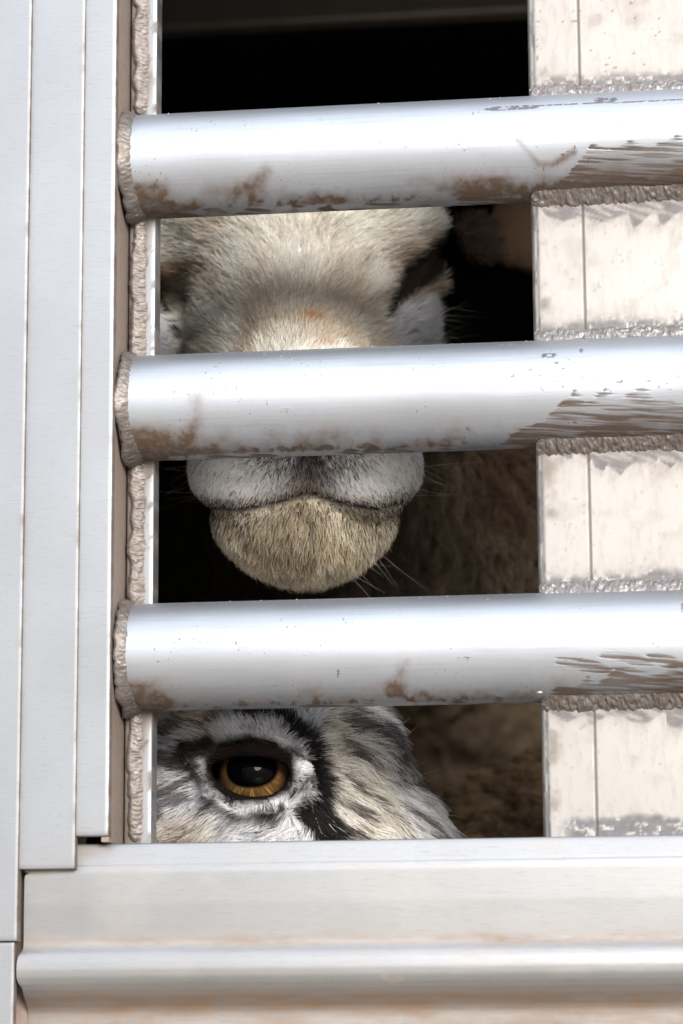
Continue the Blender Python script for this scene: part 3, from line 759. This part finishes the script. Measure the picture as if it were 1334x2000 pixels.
ball('eye', EYE_AR + SH_A + np.array([-2, 8.0, 0]), 12.0, sA, M_eye_dull, dark_eye, (.75, -.6, -.1)); ball('eye', EYE_AL + SH_A + np.array([2, 14.0, 0]), 12.0, sA, M_eye_dull, dark_eye, (-.75, -.6, -.1))
NOSE_A = P(604, 845, 30)
viewdir = np.array([-.05, 1.0, .2])
def wA(c, n):
    u, v = proj(c)
    vis = ((u > 200) & (u < 1120) & (v > 330) & (v < 1250)).astype(float)
    facing = smooth(-(n[:, 1]), -.45, .1)
    reg = np.where(v > 830, 1.9, 1.0)
    _, _, _, mo, be, mz, _, sl = colA(c)
    bald = np.clip(mo / 7 - .2, 0, 1) * (v > 830) + (v <= 830)
    bald = bald * smooth(sl, 2 + 3 * smooth(v, 615, 525), 8 + 14 * smooth(v, 615, 525))
    behind = ((v > 715) & (v < 850)) * .6
    return (.02 + vis * facing) * reg * bald * (1 - behind) * (c[:, 1] < 225)
def lenA(p, r):
    u, v = proj(p)
    L = 8.0 + 3 * (fbm(u / 60, v / 60, seed=55) - .5)
    L = np.where(v > 780, 4.0, L); _, _, _, mo, be, mz, _, sl = colA(p)
    L = np.where((v > 830) & be, 5.0 + 3.0 * smooth(v, 1000, 1110), L)
    L = np.where((v > 830), L * (.45 + .55 * np.clip(mo / 50, 0, 1)), L)
    L = np.where((u > 730) & (v > 560) & (v < 760), 9.5, L)
    L = L * (.55 + .45 * smooth(sl, 12, 45))
    return L * r.uniform(.6, 1.25, len(p))
def flowA(p, n):
    f = p - NOSE_A
    u, v = proj(p)
    up = v < 800
    f = f / np.linalg.norm(f, axis=1)[:, None]
    f[:, 2] += np.where(up, .15, 0); side = np.sign(p[:, 0] - A_['fore'][0])
    f[:, 0] += np.where(up, .5 * (p[:, 0] - P(560, 480, 130)[0]) / 40, 0)
    low = ~up
    f[:, 2] += np.where(low, -.75, 0)
    return f
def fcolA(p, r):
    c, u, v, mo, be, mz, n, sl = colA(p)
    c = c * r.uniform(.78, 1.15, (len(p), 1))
    # dark hairs about the nose and lips; thickened below the mouth as the lip's painted shadow
    dpt = np.hypot((u - 605) / 135, (v - 890) / 62)
    pr = np.clip(1.0 - .92 * dpt, .02, .92) * mz * (~be) + .85 * mz * be * np.exp(-mo / 30) + .05 * mz * be + .03
    pr = pr + .42 * np.exp(-(mo / 26) ** 2) * mz * (~be)
    dk = r.random(len(p)) < pr * (mz > .3)
    c = np.where(dk[:, None], np.array([.035, .03, .034]) * r.uniform(.6, 2.2, (len(p), 1)), c)
    dk2 = (r.random(len(p)) < .10) & (mz < .3)
    c = np.where(dk2[:, None], c * .55, c)
    root = c * np.where((be & (mz > .3))[:, None], .68, .8)
    return np.clip(np.stack([root, c * 1.04], 1) * 1.3, 0, .9)
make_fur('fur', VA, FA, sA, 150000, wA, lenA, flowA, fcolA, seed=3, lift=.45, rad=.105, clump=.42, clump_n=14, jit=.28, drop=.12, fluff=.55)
# whiskers and lashes
def strands(name, roots, dirs, lens, rad, col, parent, bend=.25, seed=0, npt=7):
    r = np.random.default_rng(seed); n = len(roots); ts = np.linspace(0, 1, npt)
    dirs = dirs / np.linalg.norm(dirs, axis=1)[:, None]
    bd = r.normal(0, bend, (n, 3)); bd[:, 2] -= bend * .6
    pts = roots[:, None] + lens[:, None, None] * (dirs[:, None] * ts[None, :, None] + bd[:, None] * (ts ** 2)[None, :, None])
    cu = bpy.data.hair_curves.new(name); cu.add_curves([npt] * n)
    cu.attributes['position'].data.foreach_set('vector', (world_mm(pts) - top_offset(parent)).astype(np.float32).ravel())
    ra = cu.attributes.get('radius') or cu.attributes.new('radius', 'FLOAT', 'POINT')
    ra.data.foreach_set('value', np.broadcast_to((rad * .001 * (1 - .8 * ts))[None], (n, npt)).astype(np.float32).ravel())
    ca = cu.attributes.new('fur_color', 'FLOAT_COLOR', 'POINT'); cc = np.ones((n, npt, 4), np.float32); cc[..., :3] = col
    ca.data.foreach_set('color', cc.ravel()); cu.materials.append(M_fur)
    o = bpy.data.objects.new(name, cu); C.objects.link(o); o.parent = parent; return o
def snap(V, pts):
    kt = kdtree.KDTree(len(V))
    for i, q in enumerate(V): kt.insert(q, i)
    kt.balance(); return np.array([V[kt.find(q)[1]] for q in pts])
rw = np.random.default_rng(5)
wr, wd = [], []
for i in range(16):
    wr.append(P(rw.uniform(825, 850), rw.uniform(590, 670), 150)); wd.append((1, rw.uniform(-.3, .1), rw.uniform(-.25, .35)))
for i in range(10):
    wr.append(P(rw.uniform(380, 420), rw.uniform(900, 970), 60)); wd.append((-1, rw.uniform(-.2, .3), rw.uniform(-.35, .25)))
for i in range(8):
    wr.append(P(rw.uniform(780, 810), rw.uniform(900, 985), 60)); wd.append((1, rw.uniform(-.2, .3), rw.uniform(-.5, .2)))
for i in range(8):
    wr.append(P(rw.uniform(650, 760), rw.uniform(1040, 1090), 70)); wd.append((.6, rw.uniform(-.2, .3), rw.uniform(-.9, -.2)))
wr = snap(VA[VA[:, 1] < 215], np.array(wr)); wd = np.array(wd, float)
strands('whisker', wr, wd, rw.uniform(12, 26, len(wr)), .05, (.5, .48, .44), sA, .12, 8)

# ------------------------------------------------------------------ the patched sheep in the lowest gap
sB = empty('patched_sheep', (-330, 250, FLOOR), 'black and white patched sheep peering out of the lowest gap with one amber eye', 'sheep')
EB = P(497, 1500, 50)                      # middle of the visible eye
EYE_B = EB + np.array([-.8, 17.0, 0])
def fB(p):
    d = cap_(p, P(480, 1400, 112), P(885, 1880, 118), 42, 31)
    d = smin(d, cap_(p, P(420, 1560, 112), P(760, 1930, 118), 52, 30), 20)     # jaw side
    d = smin(d, ell(p, P(455, 1432, 124), (46, 56, 35)), 18)                    # poll
    d = smin(d, ell(p, EYE_B + np.array([0, 12, 2]), (34, 26, 26)), 12)         # orbit
    d = smin(d, ell(p, P(622, 1462, 98), (30, 26, 28)), 14)
    d = smin(d, ell(p, P(560, 1660, 88), (46, 26, 30)), 14)                     # cheek below the eye
    # eye socket and lids
    d = smax(d, -ell(p, EYE_B + np.array([0, -10, -1]), (22.5, 19, 14.5)), 5)
    lid_u = [(394, 1480, 50.5), (432, 1465, 46.0), (490, 1455, 43.6), (552, 1467, 46.0), (588, 1496, 50.5)]
    lid_l = [(394, 1480, 50.5), (420, 1533, 47.5), (480, 1562, 45.8), (550, 1554, 46.8), (588, 1496, 50.5)]
    for L_, rr in ((lid_u, 2.9), (lid_l, 2.3)):
        for a, b in zip(L_[:-1], L_[1:]): d = smin(d, cap_(p, P(*a), P(*b), rr), 3.0)
    d = smin(d, ell(p, EYE_B, (16.6, 16.6, 16.6)), .5)
    # ear, neck, body lying on the deck
    a, b = P(310, 1340, 150), P(110, 1340, 210); x_ = (b - a) / np.linalg.norm(b - a); z_ = np.array([0, .3, 1.]); z_ -= x_ * z_.dot(x_); z_ /= np.linalg.norm(z_); y_ = np.cross(z_, x_)
    d = smin(d, ell(p, (a + b) / 2, (42, 9, 19), (x_, y_, z_)), 8)
    d = smin(d, cap_(p, P(400, 1500, 140), (-250, 240, -250), 50, 110), 24)
    d = smin(d, cap_(p, (-280, 270, FLOOR + 150), (-950, 330, FLOOR + 150), 150, 160), 40)
    for q in ((-300, 150), (-880, 160)): d = smin(d, cap_(p, (q[0], q[1] + 40, FLOOR + 45), (q[0] + 170, q[1] + 10, FLOOR + 26), 40, 25), 25)
    return d
gx = axis_grid(-1160, -92, 72, 130, 1.9); gy = axis_grid(25, 36, 150, 540, 1.7); gz = axis_grid(FLOOR - 30, -170, -50, 60, 1.8)
VB, FB = surface_nets(fB, gx, gy, gz)
SH_B = fwd(13.0); VB = VB + SH_B
NB = vnormals(VB, FB)
def colB(p):
    u, v = proj(p)
    n = fbm(p[:, 0] / 6, p[:, 1] / 6, p[:, 2] / 6, seed=71); st = fbm((p[:, 0] * .8 + p[:, 2] * .45) / 16, (p[:, 2] * .8 - p[:, 0] * .45) / 3.2, seed=72)
    st2 = fbm((p[:, 0] * .85 - p[:, 2] * .5) / 11, (p[:, 0] * .5 + p[:, 2] * .85) / 2.1, seed=79)
    st = np.where(u > 630, st2, st)
    nb = fbm(p[:, 0] / 14, p[:, 1] / 14, p[:, 2] / 14, seed=73)
    wu, wv = (fbm(u / 30, v / 30, seed=74) - .5) * 24, (fbm(u / 30, v / 30, seed=75) - .5) * 24
    U, W = u + wu, v + wv
    c = lerp((.54, .545, .58), (.80, .80, .83), smooth(n, .3, .7))                       # grey-white
    right = smooth(U, 610, 660) * (1 - smooth(U - .45 * (v - 1400), 670, 730))
    c = lerp(c, lerp((.62, .56, .47), (.80, .77, .70), n), right * .9)                   # cream beside the brow
    tanl = (1 - smooth(V_ := W, 1395, 1450)) * (1 - smooth(U, 400, 450))
    c = lerp(c, (.48, .38, .27), tanl * .8)
    tl = smooth(W, 1570, 1620) * (1 - smooth(U, 380, 470)); c = lerp(c, (.52, .45, .36), tl * .7)
    edge = smooth(u + .42 * (1632 - v) * -1 , 0, 1) * 0
    # streaks of dark hair
    c = lerp(c, (.07, .055, .05), smooth(st, .56, .62) * (.8 * (1 - smooth(U, 400, 450)) + .85 * smooth(U, 640, 690)))
    def blob(x, y, rx, ry, ang, s=1.0):
        ca, sa = math.cos(math.radians(ang)), math.sin(math.radians(ang)); a = ((U - x) * ca + (W - y) * sa) / rx; b = (-(U - x) * sa + (W - y) * ca) / ry
        return s * (1 - smooth(a * a + b * b, .55, 1.25))
    k = np.zeros(len(p))
    for q in ((335, 1485, 55, 20, 15, .85), (345, 1560, 30, 14, -25, .7), (305, 1580, 28, 20, 0, .8), (655, 1412, 34, 13, 35, .75), (700, 1495, 36, 17, 25, .9), (718, 1512, 22, 11, 20, .8),
              (745, 1405, 40, 9, 40, .45), (790, 1560, 44, 9, 30, .65), (660, 1600, 44, 22, 30, .95), (720, 1610, 30, 12, 25, .6), (520, 1598, 40, 10, 8, .75), (548, 1582, 12, 12, 0, .9), (840, 1500, 50, 7, 55, .4)):
        k = np.maximum(k, blob(*q))
    c = lerp(c, (.03, .025, .024), k * np.where(u > 620, smooth(st, .46, .53), smooth(n + .35 * st, .2, .5)))
    # the black stripe over the brow and down beside the eye
    dd, ps = polyd(U, W, [(420, 1389), (476, 1388), (545, 1396), (590, 1425), (618, 1465), (632, 1510), (632, 1550), (618, 1590)])
    c = lerp(c, (.014, .012, .013), (1 - smooth(dd, 8 + 8 * ps, 15 + 10 * ps)) * (1 - .5 * (ps < .1)))
    dd, _ = polyd(U, W, [(612, 1590), (640, 1628), (660, 1690)]); c = lerp(c, (.014, .012, .013), 1 - smooth(dd, 24, 38))
    # dark bare skin round the eye
    e = np.sqrt(((u - 490) / 109) ** 2 + ((v - 1503) / 75) ** 2) + .22 * (fbm(u / 30, v / 30, seed=76) - .5)
    ring = (1 - smooth(e, .80, 1.02)) * (p[:, 1] < 85)
    c = lerp(c, (.008, .006, .0052), ring)
    dd, _ = polyd(U, W, [(395, 1455), (360, 1470)]); c = lerp(c, (.03, .024, .02), (1 - smooth(dd, 14, 30)) * (p[:, 1] < 95))
    far = smooth(-p[:, 0], 95, 140); c = lerp(c, (.42, .36, .28), far)
    return c, u, v, ring, e
cB, uB, vB, ringB, eB = colB(VB)
skinB = cB * .85
mesh_obj('body', VB, FB, M_skin, sB, True, cols={'skin_color': skinB})
fwdB = np.array([-.02, -1.0, .0])
def colEye(A, B):
    x = np.sin(A) * np.cos(B); z = np.sin(A) * np.sin(B)
    x, z = x * 1.0, z
    pup = (np.abs(x / .63) ** 2.1 + np.abs((z - .07) / .47) ** 2.1) ** (1 / 2.1)
    rad = np.hypot(x, z)
    an = np.arctan2(z, x)
    fib = vn(an * 26, rad * 5, seed=77) * .6 + vn(an * 60, rad * 9, seed=78) * .4
    amber = lerp((.040, .021, .009), (.14, .078, .028), fib)
    amber = lerp(amber, (.60, .36, .12), smooth(fib, .45, .8) * smooth(-z, .25, .65) * .5)
    amber = lerp(amber, (.07, .034, .014), np.maximum(smooth(z, -.2, .3) * .85, smooth(x, .3, .75) * .6))  # upper lid's shade laid into the iris colour
    amber = lerp(amber, (.05, .025, .012), smooth(rad, .62, .75) * .85)
    amber = lerp(amber, (.008, .006, .006), smooth(rad, .75, .83))
    return lerp(amber, (.0008, .0008, .001), 1 - smooth(pup, .93, 1.06))
ball('eye', EYE_B + SH_B, 17.0, sB, M_eye, colEye, fwdB, 96)
EYE_P = P(470, 1510, 60)
def wB(c, n):
    u, v = proj(c); vis = ((u > 190) & (u < 1010) & (v > 1300) & (v < 1740)).astype(float)
    _, _, _, ring, e = colB(c)
    return (.015 + vis * smooth(-n[:, 1], -.6, 0)) * (.12 + .88 * smooth(e, .74, .98)) * smooth(e, .60, .72) * (c[:, 0] > -180) * (c[:, 1] < 190)
def lenB(p, r):
    _, u, v, ring, e = colB(p)
    L = 8.5 + 5 * smooth(u, 600, 760) + 3 * (fbm(u / 50, v / 50, seed=79) - .5)
    L = np.where(u > 820, L * .8, L)
    L = L * (.30 + .70 * smooth(e, .8, 1.35))
    return L * r.uniform(.55, 1.25, len(p))
def flowB(p, n):
    u, v = proj(p)
    # the coat sweeps back from the nose and round the eye
    f = np.zeros((len(p), 3))
    a = np.hypot((u - 490) / 110, (v - 1500) / 75)
    rad = np.stack([(u - 490) / 110, 0 * u, -(v - 1500) / 75], -1); rad /= np.linalg.norm(rad, axis=1)[:, None] + 1e-6
    near = np.exp(-np.clip(a - 1, 0, 9) * 1.1)[:, None]
    back = np.stack([-.55 - .5 * smooth(600 - u, 0, 200), .1 + 0 * u, .25 - .5 * smooth(v, 1440, 1600) * smooth(520 - u, 0, 100)], -1)
    rightflow = np.stack([.95 + 0 * u, .35 + 0 * u, -.55 + .35 * smooth(v, 1500, 1400)], -1)
    rf = smooth(u, 590, 660)[:, None]
    f = back * (1 - rf) + rightflow * rf
    f = f * (1 - near * .6) + rad * near * .8
    return f
def fcolB(p, r):
    c, u, v, ring, e = colB(p)
    c = c * r.uniform(.6, 1.3, (len(p), 1))
    lum = c.mean(1)
    sw = r.random(len(p))
    c = np.where(((sw < .07) & (lum > .2))[:, None], np.array([.05, .042, .04]), c)
    c = np.where(((sw > .985) & (lum < .2) & (ring < .3))[:, None], np.array([.55, .54, .55]), c)
    return np.clip(np.stack([c * .75, c * 1.05], 1) * 1.3, 0, .9)
make_fur('fur', VB, FB, sB, 120000, wB, lenB, flowB, fcolB, seed=11, lift=.26, rad=.12, npt=6, clump=.55, clump_n=16, jit=.2, drop=.1, fluff=.6, along=.5)
la = []
for i in range(36):
    t = i / 35.; la.append(P(np.interp(t, [0, .25, .5, .75, 1], [418, 446, 492, 545, 570]), np.interp(t, [0, .25, .5, .75, 1], [1486, 1458, 1443, 1455, 1482]), 43.5))
la = np.array(la) + SH_B; ld = np.stack([np.linspace(-.55, .55, 36), -np.ones(36) * .9, -.15 + .25 * rw.random(36)], -1)
strands('eyelash', la, ld, rw.uniform(4, 8, 36), .07, (.03, .025, .02), sB, .12, 9)
wr = snap(VB, np.array([P(u_, v_, 90) for u_, v_ in ((835, 1440), (850, 1480), (838, 1500), (862, 1540), (825, 1420), (880, 1570))]))
strands('whisker', wr, np.array([(1, -.1, .9), (1, 0, .5), (.9, -.3, .3), (1, 0, .3), (.8, 0, 1), (1, 0, .2)], float), rw.uniform(9, 17, 6), .06, (.6, .58, .5), sB, .1, 10)

# ------------------------------------------------------------------ the brown sheep behind
sC = empty('brown_sheep', (200, 560, FLOOR), 'dark brown woolly sheep standing in the shade behind the lowest gap', 'sheep')
def fC(p):
    d = cap_(p, (60, 520, -190), (620, 600, -170), 150, 165)
    d = smin(d, cap_(p, (560, 600, -60), (760, 560, 90), 90, 60), 50)
    d = smin(d, cap_(p, (750, 560, 100), (850, 480, 60), 52, 34), 20)
    for x_ in (110, 570):
        for y_ in (500, 640): d = smin(d, cap_(p, (x_, y_, -250), (x_, y_, FLOOR + 24), 44, 24), 30)
    return d
gx = axis_grid(-120, 0, 230, 930, 5.); gy = axis_grid(340, 350, 440, 800, 5.); gz = axis_grid(FLOOR - 30, -190, 0, 190, 5.)
VC, FC = surface_nets(fC, gx, gy, gz); NC = vnormals(VC, FC)
nC = fbm(VC[:, 0] / 20, VC[:, 1] / 20, VC[:, 2] / 20, seed=91)
VC = VC + NC * ((nC - .5) * 18)[:, None]
def colC(p):
    n = fbm(p[:, 0] / 20, p[:, 1] / 20, p[:, 2] / 20, seed=91); m = fbm(p[:, 0] / 45, p[:, 1] / 45, p[:, 2] / 45, seed=92)
    return lerp(lerp((.075, .05, .03), (.19, .135, .08), smooth(n, .35, .65)), (.22, .13, .075), smooth(m, .5, .7) * .6)
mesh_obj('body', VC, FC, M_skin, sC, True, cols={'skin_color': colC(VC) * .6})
def wC(c, n):
    u, v = proj(c); return (.01 + ((u > 600) & (u < 1200) & (v > 1250) & (v < 1750))) * smooth(-n[:, 1], -.3, .2)
make_fur('fleece', VC, FC, sC, 26000, wC, lambda p, r: 13 * r.uniform(.6, 1.2, len(p)), lambda p, n: np.tile(np.array([-.3, 0, -1.0]), (len(p), 1)),
         lambda p, r: colC(p) * r.uniform(.5, 1.4, (len(p), 1)), seed=21, lift=.8, rad=.22, clump=.9, clump_n=40, jit=.5, curl=1.6, fluff=1.0)
def wAn(c, n):
    u, v = proj(c); return ((u > 250) & (u < 1100) & (v > 800) & (v < 1250) & (c[:, 1] > 205)) * smooth(-n[:, 1], -.3, .2) + 1e-5
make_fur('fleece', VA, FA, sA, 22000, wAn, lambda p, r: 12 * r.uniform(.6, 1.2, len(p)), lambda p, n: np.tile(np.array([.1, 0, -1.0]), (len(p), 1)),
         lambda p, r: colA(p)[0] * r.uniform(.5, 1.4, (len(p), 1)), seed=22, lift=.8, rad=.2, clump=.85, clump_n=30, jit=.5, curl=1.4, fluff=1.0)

# grit and spatter lying on the tubes
def grit(parent, pts, sizes, name='grit'):
    r = np.random.default_rng(len(pts)); V, F = [], []
    oc = np.array([(1, 0, 0), (-1, 0, 0), (0, 1, 0), (0, -1, 0), (0, 0, 1), (0, 0, -1)], float)
    of = np.array([(0, 2, 4), (2, 1, 4), (1, 3, 4), (3, 0, 4), (2, 0, 5), (1, 2, 5), (3, 1, 5), (0, 3, 5)])
    for i, (p, z) in enumerate(zip(pts, sizes)):
        F.append(of + 6 * i); V.append(p + oc * r.uniform(.5, 1.2, (6, 1)) * z * np.array([1.5, 1, .8]))
    return mesh_obj(name, np.concatenate(V), np.concatenate(F), M_grit, parent, False, kind='stuff')
for k, tz in enumerate(TZ):
    n = (26, 34, 12)[k]; x = XB + 12 + rw.random(n) ** .8 * 190; a = math.pi / 2 + CEL + rw.normal(.0, .12, n)
    pts = np.stack([x, -R * np.cos(a), tz + R * np.sin(a)], -1)
    grit(tubes[k], pts, rw.uniform(.10, .34, n))
sp_ = P(1055, 1352, -16); grit(tubes[2], np.array([sp_]), [.8], 'weld_spatter')
